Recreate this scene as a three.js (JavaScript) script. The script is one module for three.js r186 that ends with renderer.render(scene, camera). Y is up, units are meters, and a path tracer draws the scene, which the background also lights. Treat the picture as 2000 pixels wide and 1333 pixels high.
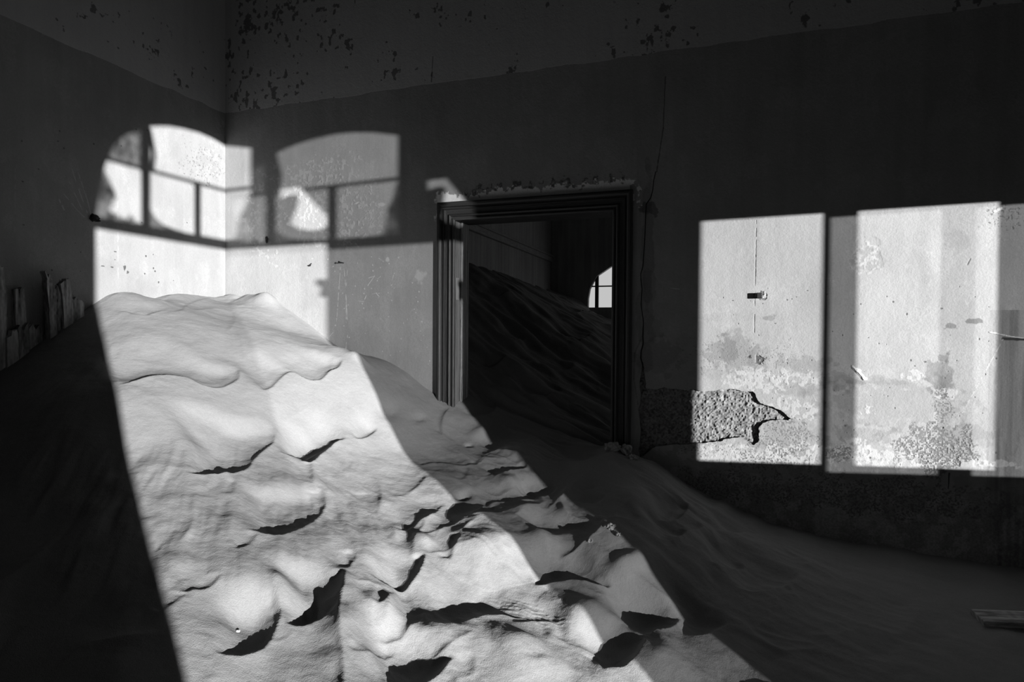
import * as THREE from 'three';
import { mergeGeometries, mergeVertices } from 'three/addons/utils/BufferGeometryUtils.js';
import { RoundedBoxGeometry } from 'three/addons/geometries/RoundedBoxGeometry.js';

// ------------------------------------------------------------------ camera, sky, suns, exposure
const W = 2000, H = 1333, FPX = 1218.67;
const scene = new THREE.Scene();
const camera = new THREE.PerspectiveCamera(2 * Math.atan(H / 2 / FPX) * 180 / Math.PI, W / H, 0.05, 200);
camera.position.set(3.4939, 1.6, 3.6);
camera.rotation.order = 'YXZ';
camera.rotation.set(-0.014977, 0.339709, 0.00654);
camera.updateMatrixWorld(true);
const renderer = new THREE.WebGLRenderer({ antialias: true });
renderer.toneMapping = THREE.LinearToneMapping;
renderer.toneMappingExposure = 1.0;
renderer.shadowMap.enabled = true;
scene.background = new THREE.Color().setRGB(0.54, 0.54, 0.54);      // hazy desert sky, black and white

// the sun stands almost on the horizon; the photograph shows its light twice, some twenty minutes apart
const T1 = 1.5526, E1 = 0.018, T2 = 1.273, E2 = 0.024;
function sun(name, t, e, intensity) {
  const s = new THREE.DirectionalLight(0xffffff, intensity);
  s.name = name;
  s.target.position.set(2.5, 1.4, 1.2);
  s.position.set(t, e, 1).normalize().multiplyScalar(16).add(s.target.position);
  s.castShadow = true;
  s.shadow.mapSize.set(4096, 4096);
  Object.assign(s.shadow.camera, { left: -7, right: 7, top: 5, bottom: -5, near: 1, far: 40 });
  s.shadow.bias = -0.0004;
  s.shadow.radius = 0.6;
  scene.add(s, s.target);
}
sun('sun', T1, E1, 14.2);
sun('later_sun', T2, E2, 3.8);

// ------------------------------------------------------------------ small helpers
function seeded(a) { return () => { a |= 0; a = a + 0x6D2B79F5 | 0; let t = Math.imul(a ^ a >>> 15, 1 | a); t = t + Math.imul(t ^ t >>> 7, 61 | t) ^ t; return ((t ^ t >>> 14) >>> 0) / 4294967296; }; }
const clamp = (x, a = 0, b = 1) => x < a ? a : x > b ? b : x;
const smooth = (a, b, x) => { const t = clamp((x - a) / (b - a)); return t * t * (3 - 2 * t); };
const mix = (a, b, t) => a + (b - a) * t;
function hash(x, y) { let h = Math.imul(x, 374761393) + Math.imul(y, 668265263) | 0; h = Math.imul(h ^ h >>> 13, 1274126177); return ((h ^ h >>> 16) >>> 0) / 4294967296; }
function noise(x, y) {                                                // -1 .. 1
  const i = Math.floor(x), j = Math.floor(y); let u = x - i, v = y - j;
  u = u * u * u * (u * (u * 6 - 15) + 10); v = v * v * v * (v * (v * 6 - 15) + 10);
  const a = hash(i, j), b = hash(i + 1, j), c = hash(i, j + 1), d = hash(i + 1, j + 1);
  return 2 * (a + (b - a) * u + (c - a) * v + (a - b - c + d) * u * v) - 1;
}
function fbm(x, y, n = 4) { let s = 0, a = 0.5; for (let k = 0; k < n; k++) { s += a * noise(x + 17.3 * k, y - 9.1 * k); x *= 2.03; y *= 2.03; a *= 0.5; } return s; }

// where the line of sight of a photograph pixel meets the planes that things stand in
const EYE = camera.position.clone();
function ray(u, v) { return new THREE.Vector3((u - W / 2) / FPX, -(v - H / 2) / FPX, -1).applyQuaternion(camera.quaternion); }
function onZ(u, v, z = 0) { const d = ray(u, v); return d.multiplyScalar((z - EYE.z) / d.z).add(EYE); }
function onX(u, v, x = 0) { const d = ray(u, v); return d.multiplyScalar((x - EYE.x) / d.x).add(EYE); }
const WB = (u, v) => { const p = onZ(u, v); return [p.x, p.y]; };      // on the back wall: x, y
const WL = (u, v) => { const p = onX(u, v); return [p.z, p.y]; };      // on the left wall: z, y

function structure(o) { o.userData.kind = 'structure'; return o; }
function tag(o, label, category, group, kind) { o.userData.label = label; o.userData.category = category; if (group) o.userData.group = group; if (kind) o.userData.kind = kind; return o; }
function mesh(name, geometry, material, parent = scene) {
  const m = new THREE.Mesh(geometry, material); m.name = name; m.castShadow = m.receiveShadow = true; parent.add(m); return m;
}
function group(name, parent = scene) { const g = new THREE.Group(); g.name = name; parent.add(g); return g; }
function box(x0, x1, y0, y1, z0, z1) { return new THREE.BoxGeometry(x1 - x0, y1 - y0, z1 - z0).translate((x0 + x1) / 2, (y0 + y1) / 2, (z0 + z1) / 2); }
function rbox(x0, x1, y0, y1, z0, z1, r = 0.004) { return new RoundedBoxGeometry(x1 - x0, y1 - y0, z1 - z0, 1, r).translate((x0 + x1) / 2, (y0 + y1) / 2, (z0 + z1) / 2); }
function shapeOf(points) { const s = new THREE.Shape(); points.forEach(([x, y], i) => i ? s.lineTo(x, y) : s.moveTo(x, y)); s.closePath(); return s; }
// an outline in (z, y) with thickness along x
function slabX(points, holes, x0, x1) {
  const s = shapeOf(points); for (const h of holes || []) s.holes.push(shapeOf(h));
  const g = new THREE.ExtrudeGeometry(s, { depth: x1 - x0, bevelEnabled: false });
  const p = g.attributes.position;
  for (let i = 0; i < p.count; i++) p.setXYZ(i, x0 + p.getZ(i), p.getY(i), p.getX(i));
  for (let i = 0; i < p.count; i += 3) {                               // the swap mirrors: turn the triangles round
    for (const a of [p, g.attributes.uv]) for (let k = 0; k < a.itemSize; k++) { const n = a.array, q = (i + 1) * a.itemSize + k, r = (i + 2) * a.itemSize + k, t = n[q]; n[q] = n[r]; n[r] = t; }
  }
  g.computeVertexNormals(); return g;
}
function slabZ(points, holes, z0, z1) {
  const s = shapeOf(points); for (const h of holes || []) s.holes.push(shapeOf(h));
  return new THREE.ExtrudeGeometry(s, { depth: z1 - z0, bevelEnabled: false }).translate(0, 0, z0);
}
function metricUV(g, f) { const p = g.attributes.position, uv = new Float32Array(p.count * 2); for (let i = 0; i < p.count; i++) { const [u, v] = f(p.getX(i), p.getY(i), p.getZ(i)); uv[2 * i] = u; uv[2 * i + 1] = v; } g.setAttribute('uv', new THREE.BufferAttribute(uv, 2)); return g; }
const toS = x => { x = clamp(x); return Math.round(255 * (x <= 0.0031308 ? 12.92 * x : 1.055 * Math.pow(x, 1 / 2.4) - 0.055)); };
function texture(data, w, h, srgb, wrap = THREE.RepeatWrapping) {
  const a = new Uint8Array(w * h * 4);
  for (let i = 0; i < w * h; i++) { const v = srgb ? toS(data[i]) : Math.round(255 * clamp(data[i])); a[4 * i] = a[4 * i + 1] = a[4 * i + 2] = v; a[4 * i + 3] = 255; }
  const t = new THREE.DataTexture(a, w, h); t.magFilter = THREE.LinearFilter; t.minFilter = THREE.LinearMipmapLinearFilter; t.generateMipmaps = true;
  t.wrapS = t.wrapT = wrap; if (srgb) t.colorSpace = THREE.SRGBColorSpace; t.needsUpdate = true; return t;
}

// ------------------------------------------------------------------ wall surfaces: paint, stains, scratches, flaking
const ALBEDO = 0.68;                                                   // weathered grey distemper, sand and wood are all this much darker than fresh lime
class Paint {                                                         // colour and relief of one wall, in metres
  constructor(w, h, sx, sy) { Object.assign(this, { w, h, sx, sy, c: new Float32Array(w * h), b: new Float32Array(w * h).fill(0.5) }); }
  each(x0, y0, x1, y1, f) {
    const i0 = Math.max(0, Math.floor(x0 / this.sx * this.w)), i1 = Math.min(this.w - 1, Math.ceil(x1 / this.sx * this.w));
    const j0 = Math.max(0, Math.floor(y0 / this.sy * this.h)), j1 = Math.min(this.h - 1, Math.ceil(y1 / this.sy * this.h));
    for (let j = j0; j <= j1; j++) for (let i = i0; i <= i1; i++) f((i + 0.5) / this.w * this.sx, (j + 0.5) / this.h * this.sy, j * this.w + i);
  }
  base(f) { this.each(0, 0, this.sx, this.sy, (x, y, k) => { const r = f(x, y); this.c[k] = r[0]; this.b[k] = 0.5 + r[1]; }); }
  // a stain or a flaked patch with a ragged edge; mul: how much darker or lighter, speck: share of grains, h: relief
  blob([cx, cy], rx, ry, { mul = 1, to = null, rough = 0.5, scale = 22, edge = 0.12, speck = 0, h = 0, grain = 120 } = {}) {
    this.each(cx - rx * 1.8, cy - ry * 1.8, cx + rx * 1.8, cy + ry * 1.8, (x, y, k) => {
      const d = Math.hypot((x - cx) / rx, (y - cy) / ry) + rough * fbm(x * scale, y * scale, 4);
      let a = 1 - smooth(1 - edge, 1 + edge, d);
      if (a <= 0) return;
      if (speck) a *= smooth(1 - speck - 0.15, 1 - speck + 0.15, 0.5 + fbm(x * grain + 31, y * grain, 3) * 0.9);
      this.c[k] = mix(this.c[k], to === null ? this.c[k] * mul : to, a);
      this.b[k] += h * a;
    });
  }
  line(points, width, { mul = 1, to = null, h = 0, ragged = 0.3, gaps = 0 } = {}) {
    for (let n = 0; n + 1 < points.length; n++) {
      const [ax, ay] = points[n], [bx, by] = points[n + 1], L = Math.hypot(bx - ax, by - ay);
      this.each(Math.min(ax, bx) - width * 2, Math.min(ay, by) - width * 2, Math.max(ax, bx) + width * 2, Math.max(ay, by) + width * 2, (x, y, k) => {
        const t = clamp(((x - ax) * (bx - ax) + (y - ay) * (by - ay)) / (L * L));
        const d = Math.hypot(x - ax - t * (bx - ax), y - ay - t * (by - ay)) / (width * 0.5 * (1 + ragged * 2 * noise(x * 60, y * 60)));
        let a = 1 - smooth(0.5, 1.3, d); if (gaps && noise(x * 45 + 7, y * 45) < gaps * 2 - 1) a = 0;
        if (a <= 0) return;
        this.c[k] = mix(this.c[k], to === null ? this.c[k] * mul : to, a); this.b[k] += h * a;
      });
    }
  }
  maps() { return { map: texture(this.c.map(v => v * ALBEDO), this.w, this.h, true, THREE.MirroredRepeatWrapping), bumpMap: texture(this.b, this.w, this.h, false, THREE.MirroredRepeatWrapping) }; }
}
const FRIEZE = 3.176, PAINT = 0.32, LIME = 0.52;
function plaster(x, y, seed) {                                        // common wall colour: mottled distemper with a lime-washed frieze
  const drips = fbm(x * 26 + seed, y * 1.3, 3), cloud = fbm(x * 1.7 + seed, y * 1.7, 4), patch = fbm(x * 7 - seed, y * 5, 4);
  const grain = noise(x * 310, y * 310) * 0.6 + noise(x * 150 + 5, y * 150) * 0.4;
  let c = PAINT * (1 + 0.10 * cloud + 0.07 * drips + 0.10 * patch + 0.075 * grain);
  const worn = smooth(0.10, 0.32, fbm(x * 9 + seed * 3, y * 6 + 4, 5));
  c *= 1 + 0.13 * worn * (0.5 + 0.5 * grain);
  let b = 0.05 * grain + 0.05 * patch + 0.06 * fbm(x * 40, y * 40, 3) + 0.10 * fbm(x * 3, y * 3, 2);
  if (y > FRIEZE + 0.006 * noise(x * 9, 3)) {
    c = LIME * (1 + 0.08 * cloud + 0.05 * drips + 0.05 * grain);
    const wx = seed === 3 ? x : 2.6, flaked = smooth(0.16, 0.22, fbm(x * 5 + seed, y * 5, 2) * 0.5 + fbm(x * 30, y * 24, 5) * 0.75 + (wx < 1.1 ? -0.01 : -0.26) - 0.25 * Math.abs(y - 3.3));
    c = mix(c, 0.09, flaked * 0.8); b -= 0.12 * flaked; b += 0.12;
  }
  return [c, b];
}
const back = new Paint(2048, 1536, 5.2, 3.9);
back.base((x, y) => {
  let [c, b] = plaster(x, y, 3);
  const low = smooth(1.30, 0.98, y + 0.05 * fbm(x * 6, y * 6, 3)) * smooth(2.9, 3.05, x);      // the old dado: darker, flaking low down
  const flake = smooth(-0.12, 0.2, fbm(x * 16, y * 16, 5) + 0.05 * noise(x * 160, y * 160));
  const deep = smooth(0.95, 0.72, y);
  if (low > 0 && y < 2) { c = mix(c, PAINT * mix(mix(0.9, 1.05, flake), mix(0.8, 1.2, flake), deep) * (1 + 0.3 * noise(x * 170, y * 170) * deep), low * 0.8); b += low * flake * 0.14; }
  if (x > 4.66 && y < 1.72) { const s = fbm(x * 60, y * 3, 4); c *= mix(1, 0.78 + 0.35 * s, smooth(4.62, 4.7, x)); b += 0.05 * s; }
  return [c, b];
});
{ // the white old plaster left above the door casing, ragged at the top
  const e = [[840, 398], [846, 384], [858, 375], [875, 374], [890, 378], [905, 382], [925, 381], [945, 375], [960, 371], [980, 368], [1000, 366], [1020, 364], [1040, 368], [1060, 365], [1085, 362], [1110, 360], [1140, 359], [1163, 356], [1190, 357], [1205, 352], [1225, 350], [1240, 356], [1252, 366], [1256, 385], [1252, 400], [1242, 412]].map(p => WB(...p));
  back.each(1.6, 2.3, 3.12, 2.75, (x, y, k) => {
    let i = 0; while (i < e.length - 2 && e[i + 1][0] < x) i++;
    const t = clamp((x - e[i][0]) / (e[i + 1][0] - e[i][0])), top = mix(e[i][1], e[i + 1][1], t), n = fbm(x * 55, y * 55, 4);
    if (x < 1.68 || x > 3.02) return;
    const right = x > 2.93 ? smooth(0.0, 0.08, n + 0.10 - (x - 2.93) * 1.5 - Math.max(0, 2.36 - y) * 4) : 1, a = (1 - smooth(-0.012, 0.0, y - top - n * 0.045)) * (x < 1.73 ? smooth(1.69, 1.73, x + n * 0.05) : 1) * right * (y > 2.28 ? 1 : 0);
    back.c[k] = mix(back.c[k], 0.92 * (1 + 0.06 * noise(x * 120, y * 120)), a);
    back.b[k] -= 0.22 * a;
    const rim = Math.exp(-Math.pow((y - top - 0.02 - n * 0.05) / 0.013, 2)) * smooth(-0.1, 0.15, noise(x * 30, y * 30 + 3));
    if (x > 1.9 && x < 2.9) back.c[k] *= 1 - 0.75 * rim;
  });
}
// rough shoulder beside the door, where the top coat has come off along the crack
back.blob(WB(1264, 500), 0.035, 0.42, { mul: 0.72, rough: 0.7, scale: 9, h: -0.16 });
back.blob(WB(1268, 405), 0.05, 0.04, { mul: 0.5, rough: 1.1, scale: 26, h: -0.2 });
back.blob(WB(1262, 620), 0.045, 0.3, { mul: 0.8, rough: 0.8, scale: 12, h: -0.12 });
back.blob(WB(1238, 640), 0.028, 0.95, { mul: 1.12, rough: 0.3, h: 0.03 });
back.line([[1254, 657], [1240, 690], [1238, 740], [1246, 790]].map(p => WB(...p)), 0.006, { mul: 0.7, h: -0.1 });
back.line([[1300, 150], [1296, 250], [1283, 335]].map(p => WB(...p)), 0.006, { mul: 0.45, h: -0.2 });
back.line([[846, 110], [843, 160]].map(p => WB(...p)), 0.005, { mul: 0.4, h: -0.2 });
// damp stains and flaking on the right
for (const [u, v, rx, ry, mul] of [[1404, 688, 0.08, 0.075, 0.74], [1443, 690, 0.085, 0.11, 0.76], [1385, 730, 0.11, 0.03, 0.9], [1566, 712, 0.12, 0.045, 0.8], [1560, 760, 0.13, 0.035, 0.82], [1482, 700, 0.05, 0.07, 0.84], [1505, 622, 0.03, 0.016, 0.72], [1840, 700, 0.03, 0.025, 0.66], [1838, 735, 0.06, 0.09, 0.68], [1845, 750, 0.05, 0.05, 0.8], [1700, 742, 0.14, 0.022, 0.86], [1740, 790, 0.3, 0.11, 0.84], [1690, 850, 0.16, 0.045, 0.8], [1790, 560, 0.05, 0.2, 0.93], [1855, 637, 0.03, 0.014, 0.55], [1900, 628, 0.032, 0.011, 0.5], [1530, 860, 0.2, 0.12, 0.88], [1640, 745, 0.09, 0.05, 0.8], [1285, 700, 0.12, 0.1, 0.82], [1275, 640, 0.06, 0.06, 0.85], [1870, 470, 0.05, 0.05, 0.9], [1900, 850, 0.1, 0.05, 0.85], [1420, 620, 0.2, 0.02, 0.95]])
  back.blob(WB(u, v), rx, ry, { mul, rough: 0.9, scale: 34, edge: 0.16 });
for (const [u, v, rx, ry, s] of [[1480, 745, 0.16, 0.06, 0.55], [1555, 735, 0.11, 0.05, 0.5], [1440, 800, 0.1, 0.05, 0.4], [1540, 800, 0.14, 0.06, 0.5], [1400, 885, 0.28, 0.05, 0.7], [1560, 890, 0.18, 0.06, 0.55], [1780, 735, 0.06, 0.03, 0.5], [1670, 870, 0.07, 0.05, 0.6], [1720, 895, 0.2, 0.05, 0.6], [1900, 905, 0.2, 0.02, 0.7], [1690, 800, 0.05, 0.03, 0.4], [1850, 770, 0.05, 0.03, 0.5], [650, 400, 0.3, 0.3, 0.35], [610, 350, 0.25, 0.12, 0.4], [700, 420, 0.2, 0.2, 0.3], [520, 420, 0.2, 0.3, 0.35]])
  back.blob(WB(u, v), rx, ry, { to: 0.40, rough: 0.7, scale: 20, speck: s, h: 0.1, grain: 55 });
for (const [u, v, rx, ry, s] of [[1830, 870, 0.14, 0.11, 0.55], [1775, 880, 0.09, 0.07, 0.45], [1885, 880, 0.06, 0.06, 0.45], [1835, 900, 0.07, 0.1, 0.6], [1525, 850, 0.16, 0.1, 0.35], [1500, 900, 0.2, 0.05, 0.3], [1640, 885, 0.05, 0.04, 0.5], [1450, 700, 0.3, 0.1, 0.12], [1390, 880, 0.2, 0.05, 0.2], [1840, 800, 0.05, 0.1, 0.4], [1720, 970, 0.5, 0.1, 0.4], [1450, 950, 0.35, 0.08, 0.35], [1960, 430, 0.08, 0.06, 0.2]])
  back.blob(WB(u, v), rx, ry, { to: 0.15, rough: 0.9, scale: 26, speck: s, h: -0.1, grain: 150 });
// the flaked patch with bright lime in it, the pick marks, the scratches
back.blob(WB(1693, 475), 0.062, 0.035, { to: 0.30, rough: 0.4, scale: 30, h: -0.14 });
back.blob(WB(1690, 506), 0.075, 0.055, { to: 0.27, rough: 0.45, scale: 28, h: -0.14 });
back.blob(WB(1692, 502), 0.06, 0.075, { to: 0.38, rough: 0.8, scale: 30, speck: 0.5, grain: 34, h: 0.1 });
back.blob(WB(1476, 703), 0.05, 0.026, { to: 0.08, rough: 0.8, scale: 40, speck: 0.45, h: -0.5, grain: 40 });
back.blob(WB(1487, 577), 0.022, 0.024, { to: 0.16, rough: 0.6, scale: 50, h: -0.4 });
back.line([[1665, 716], [1676, 727], [1688, 739]].map(p => WB(...p)), 0.018, { to: 0.55, h: 0.4 });
back.line([[1662, 719], [1684, 742]].map(p => WB(...p)), 0.007, { mul: 0.5, h: -0.2 });
back.line([[1477, 425], [1476, 500], [1474, 575], [1473, 650]].map(p => WB(...p)), 0.005, { mul: 0.75, h: -0.25, gaps: 0.25 });
back.line([[1932, 649], [1965, 656], [2010, 663]].map(p => WB(...p)), 0.007, { to: 0.6, h: 0.3 });
back.line([[1958, 662], [2010, 664]].map(p => WB(...p)), 0.009, { to: 0.03, h: -0.5 });
back.line([[1960, 662], [1870, 825]].map(p => WB(...p)), 0.004, { to: 0.45, gaps: 0.4 });
back.line([[1895, 506], [1889, 518]].map(p => WB(...p)), 0.005, { mul: 0.4, h: -0.2 });
back.line([[1852, 955], [1854, 925]].map(p => WB(...p)), 0.006, { to: 0.04 });
back.line([[1942, 414], [1958, 405], [1950, 409]].map(p => WB(...p)), 0.012, { to: 0.6, gaps: 0.35, h: 0.2 });
for (const q of [[[665, 515], [662, 560], [657, 628]], [[671, 520], [675, 560], [678, 625]], [[678, 528], [675, 580], [676, 630]], [[679, 655], [676, 670], [675, 690]], [[720, 543], [731, 540], [718, 558]], [[700, 588], [710, 590], [716, 574], [712, 584]], [[725, 575], [735, 573], [740, 580], [733, 590]], [[732, 550], [743, 540]], [[765, 548], [768, 538]], [[640, 662], [650, 650]], [[690, 400], [700, 395]], [[740, 505], [750, 512]], [[1310, 563], [1328, 565]]])
  back.line(q.map(p => WB(...p)), 0.0055, { to: 0.52, gaps: 0.35, h: 0.1 });
back.blob(WB(820, 540), 0.035, 0.04, { to: 0.45, rough: 0.8, scale: 30, edge: 0.3 });
back.blob(WB(757, 508), 0.014, 0.016, { to: 0.5, rough: 0.4, scale: 40, edge: 0.3 });
back.blob(WB(745, 400), 0.03, 0.012, { to: 0.45, rough: 0.8, scale: 30 });
{ const r = seeded(77); for (let i = 0; i < 90; i++) back.blob(WB(1360 + 600 * r(), 560 + 350 * r()), 0.002 + 0.005 * r() * r(), 0.002 + 0.005 * r() * r(), { to: 0.15, rough: 0.4, scale: 90, h: -0.2 });
  for (let i = 0; i < 60; i++) back.blob(WB(640 + 200 * r(), 500 + 230 * r()), 0.003 + 0.003 * r(), 0.003 + 0.003 * r(), { to: 0.5, rough: 0.4, scale: 90, h: 0.1 }); }
const side = new Paint(1024, 1536, 2.6, 3.9);
side.base((x, y) => plaster(x + 11, y, 5));
for (const q of [[[140, 330], [155, 375], [170, 415]], [[150, 330], [170, 390], [178, 420]], [[125, 380], [150, 410], [165, 425]], [[135, 355], [160, 410]], [[115, 390], [130, 420]]])
  side.line(q.map(p => WL(...p)), 0.007, { to: 0.46, gaps: 0.3, h: 0.1 });
for (const q of [[[68, 290], [67, 560]], [[30, 330], [29, 460]], [[230, 380], [231, 560]]]) side.line(q.map(p => WL(...p)), 0.008, { to: 0.37, gaps: 0.4 });
for (const [u, v, a, b] of [[201, 520, 8, 2], [219, 522, 6, 2], [244, 523, 5, 12], [250, 532, 5, 6], [285, 500, 4, 4], [303, 530, 4, 4], [226, 492, 7, 2], [300, 524, 3, 3], [310, 552, 3, 4], [283, 535, 3, 3]])
  side.blob(WL(u, v), a * 0.0015, b * 0.0015, { to: 0.08, rough: 0.8, scale: 120, h: -0.25 });
side.blob(WL(210, 560), 0.3, 0.12, { mul: 0.93, rough: 0.6, scale: 8, edge: 0.4 });
side.blob(WL(430, 300), 0.12, 0.25, { to: 0.36, rough: 0.7, scale: 20, speck: 0.4, grain: 55, h: 0.08 });
side.blob(WL(400, 330), 0.2, 0.15, { to: 0.2, rough: 0.7, scale: 20, speck: 0.2, grain: 90, h: -0.1 });
{ const r = seeded(5); for (let i = 0; i < 26; i++) side.blob(WL(10 + 420 * r(), 250 + 320 * r()), 0.003 + 0.003 * r(), 0.002 + 0.003 * r(), { to: 0.14, rough: 0.5, scale: 80, h: -0.2 }); }

const backMat = new THREE.MeshStandardMaterial({ roughness: 0.95, bumpScale: 0.009, ...back.maps() });
const sideMat = new THREE.MeshStandardMaterial({ roughness: 0.95, bumpScale: 0.009, ...side.maps() });
const plainMat = (() => {                                             // the walls and ceiling out of the picture
  const p = new Paint(512, 512, 2, 2); p.base((x, y) => plaster(x, y, 8));
  const m = p.maps(); return new THREE.MeshStandardMaterial({ roughness: 0.95, bumpScale: 0.01, ...m });
})();
const farMat = (() => {
  const p = new Paint(768, 768, 4.4, 4.4);
  p.base((x, y) => { const d = fbm(x * 22, y * 1.2, 4), c = fbm(x * 3, y * 3, 4); return [0.48 * (1 + 0.3 * d + 0.15 * c + 0.08 * noise(x * 120, y * 120)), 0.1 * d]; });
  return new THREE.MeshStandardMaterial({ roughness: 0.95, bumpScale: 0.006, ...p.maps() });
})();

// ------------------------------------------------------------------ the room shell
const RX = 6.85, TOP = 5.0, NZ = 9.5, FZ = -4.6, FX = 1.147, TH = 0.18;
const DL = 1.84, DR = 2.835, DT = 2.297, CW = 0.115;                  // the door opening and the width of its casing
structure(mesh('floor', box(-0.4, RX + 0.3, -0.15, 0, FZ - 0.08, NZ + 0.3), plainMat));
structure(mesh('ceiling', box(-0.4, RX + 0.3, TOP, TOP + 0.15, FZ - 0.08, NZ + 0.3), plainMat));
structure(mesh('wall_front', box(-0.4, RX + 0.3, 0, TOP, NZ, NZ + 0.3), plainMat));
structure(mesh('wall_left', metricUV(box(-0.4, 0, 0, TOP, -TH, NZ), (x, y, z) => [z / 2.6, y / 3.9]), sideMat));
{ // back wall: masonry core, a coat of plaster broken open beside the door, and the rough stone in the hole
  const w = structure(group('wall_back'));
  const HOLE = [[1246, 882], [1251, 894], [1257, 891], [1270, 880], [1282, 872], [1302, 871], [1318, 869], [1332, 869], [1351, 868], [1370, 866], [1384, 864], [1395, 864], [1411, 862], [1418, 858], [1430, 856], [1445, 854], [1456, 860], [1466, 866], [1472, 870], [1480, 865], [1483, 858], [1482, 850], [1484, 842], [1482, 836], [1490, 827], [1505, 822], [1520, 820], [1540, 822], [1545, 818], [1535, 810], [1525, 802], [1510, 795], [1492, 791], [1484, 787], [1480, 782], [1476, 772], [1470, 765], [1458, 765], [1445, 763], [1422, 760], [1407, 761], [1395, 764], [1370, 765], [1360, 762], [1352, 760], [1343, 764], [1335, 762], [1315, 760], [1297, 757], [1277, 761], [1262, 759],
    [1261, 745], [1259, 732], [1258, 715], [1253, 700], [1254, 685], [1258, 672], [1257, 655], [1258, 630], [1253, 595], [1255, 566], [1252, 537], [1257, 520], [1259, 490], [1261, 455], [1262, 425], [1263, 400], [1272, 387], [1276, 372], [1278, 352], [1282, 336],
    [1280, 335], [1276, 352], [1274, 372], [1270, 386], [1261, 399], [1260, 425], [1259, 455], [1257, 489], [1255, 519], [1250, 537], [1253, 566], [1251, 595], [1256, 630], [1254, 655], [1255, 672], [1251, 685], [1250, 700], [1254, 715], [1252, 732], [1249, 745], [1249, 757], [1251, 770], [1250, 790], [1246, 800], [1249, 822], [1251, 842], [1249, 862]];
  const r = seeded(12), fine = [];
  const hp = HOLE.map(p => WB(...p));
  hp.forEach((p, i) => { const q = hp[(i + 1) % hp.length], n = i < 51 ? 3 : 1; for (let k = 0; k < n; k++) { const j = k && i < 51 ? 0.006 : 0; fine.push([mix(p[0], q[0], k / n) + j * (r() - 0.5), mix(p[1], q[1], k / n) + j * (r() - 0.5)]); } });
  const outline = [[-0.02, 0], [DL - 0.02, 0], [DL - 0.02, DT + 0.02], [DR + 0.02, DT + 0.02], [DR + 0.02, 0], [RX, 0], [RX, TOP], [-0.02, TOP]];
  mesh('plaster_coat', metricUV(slabZ(outline, [fine], -0.02, 0), (x, y) => [x / 5.2, y / 3.9]), backMat, w);
  mesh('masonry_core', metricUV(slabZ(outline.map(([x, y]) => [x < 0 ? -0.4 : x, y]), [], -TH, -0.034), (x, y) => [x / 2, y / 2]), plainMat, w);
  // coarse stone and mortar behind the lost plaster
  const g = new THREE.PlaneGeometry(0.9, 0.62, 300, 206).translate(3.36, 1.12, 0), p = g.attributes.position, col = [];
  for (let i = 0; i < p.count; i++) {
    const x = p.getX(i), y = p.getY(i), course = y / 0.135 + 0.12 * noise(x * 3, y * 3), cf = course - Math.floor(course), br = x / 0.3 + (Math.floor(course) % 2) * 0.5, bf = br - Math.floor(br);
    const joint = Math.max(Math.exp(-Math.pow(Math.min(cf, 1 - cf) / 0.06, 2)), Math.exp(-Math.pow(Math.min(bf, 1 - bf) / 0.03, 2)));
    const lump = fbm(x * 55, y * 55, 3), pit = noise(x * 130, y * 130);
    p.setZ(i, -0.0185 + 0.006 * lump + 0.0035 * pit + 0.003 * fbm(x * 12, y * 12, 2) - 0.004 * joint);
    const c = 0.125 * (1 + 0.5 * pit + 0.4 * lump + 0.25 * joint); col.push(c, c, c);
  }
  g.setAttribute('color', new THREE.Float32BufferAttribute(col, 3)); g.computeVertexNormals();
  mesh('exposed_masonry', g, new THREE.MeshStandardMaterial({ vertexColors: true, roughness: 1 }), w).userData.label = 'rough bare masonry behind the broken plaster';
}
// the wall on the right, out of the picture, with the two openings that the light comes through
const Z1A = 3.85, Z1B = 5.41;                                          // the tall opening with the arched transom light
const ARCH = [[5.41, 2.34], [5.384, 2.477], [5.352, 2.634], [5.32, 2.732], [5.271, 2.807], [5.214, 2.863], [5.152, 2.901], [5.099, 2.929], [5.056, 2.962], [4.97, 2.992], [4.893, 3.013], [4.784, 3.03], [4.656, 3.041], [4.53, 3.035], [4.412, 3.016], [4.274, 2.979], [4.17, 2.92], [4.08, 2.85], [3.98, 2.75], [3.91, 2.65], [3.868, 2.55], [3.85, 2.45], [3.85, 2.34]];
const Z2A = 1.392, Z2B = 2.288, W2T = 2.262;
const big = (pts, cz, cy, k, s) => pts.map(([z, y]) => [cz + (z - cz) * k + s, cy + (y - cy) * k]);
const HOLE1 = [[3.7, 0.25], [5.95, 0.25], [5.95, 2.4], ...big(ARCH.slice(1, -1), 4.63, 2.4, 1.14, 0.13), [3.7, 2.4]];
const HOLE2 = [[1.25, 0.85], [2.75, 0.85], [2.75, 2.4], [1.25, 2.4]];
structure(mesh('wall_right', metricUV(slabX([[FZ - 0.08, 0], [NZ + 0.3, 0], [NZ + 0.3, TOP], [FZ - 0.08, TOP]], [HOLE1, HOLE2], RX + 0.03, RX + 0.33), (x, y, z) => [z / 2, y / 2]), plainMat));
structure(mesh('trim_1', metricUV(slabX([[-0.02, 0], [NZ, 0], [NZ, TOP], [-0.02, TOP]], [[[Z1A, 0.2], [Z1B, 0.2], [Z1B, 2.34], ...ARCH.slice(1, -1), [Z1A, 2.34]], [[Z2A, 0.972], [Z2B, 0.934], [Z2B, 2.255], [Z2A, W2T]]], RX, RX + 0.03), (x, y, z) => [z / 2, y / 2]), plainMat));

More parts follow.
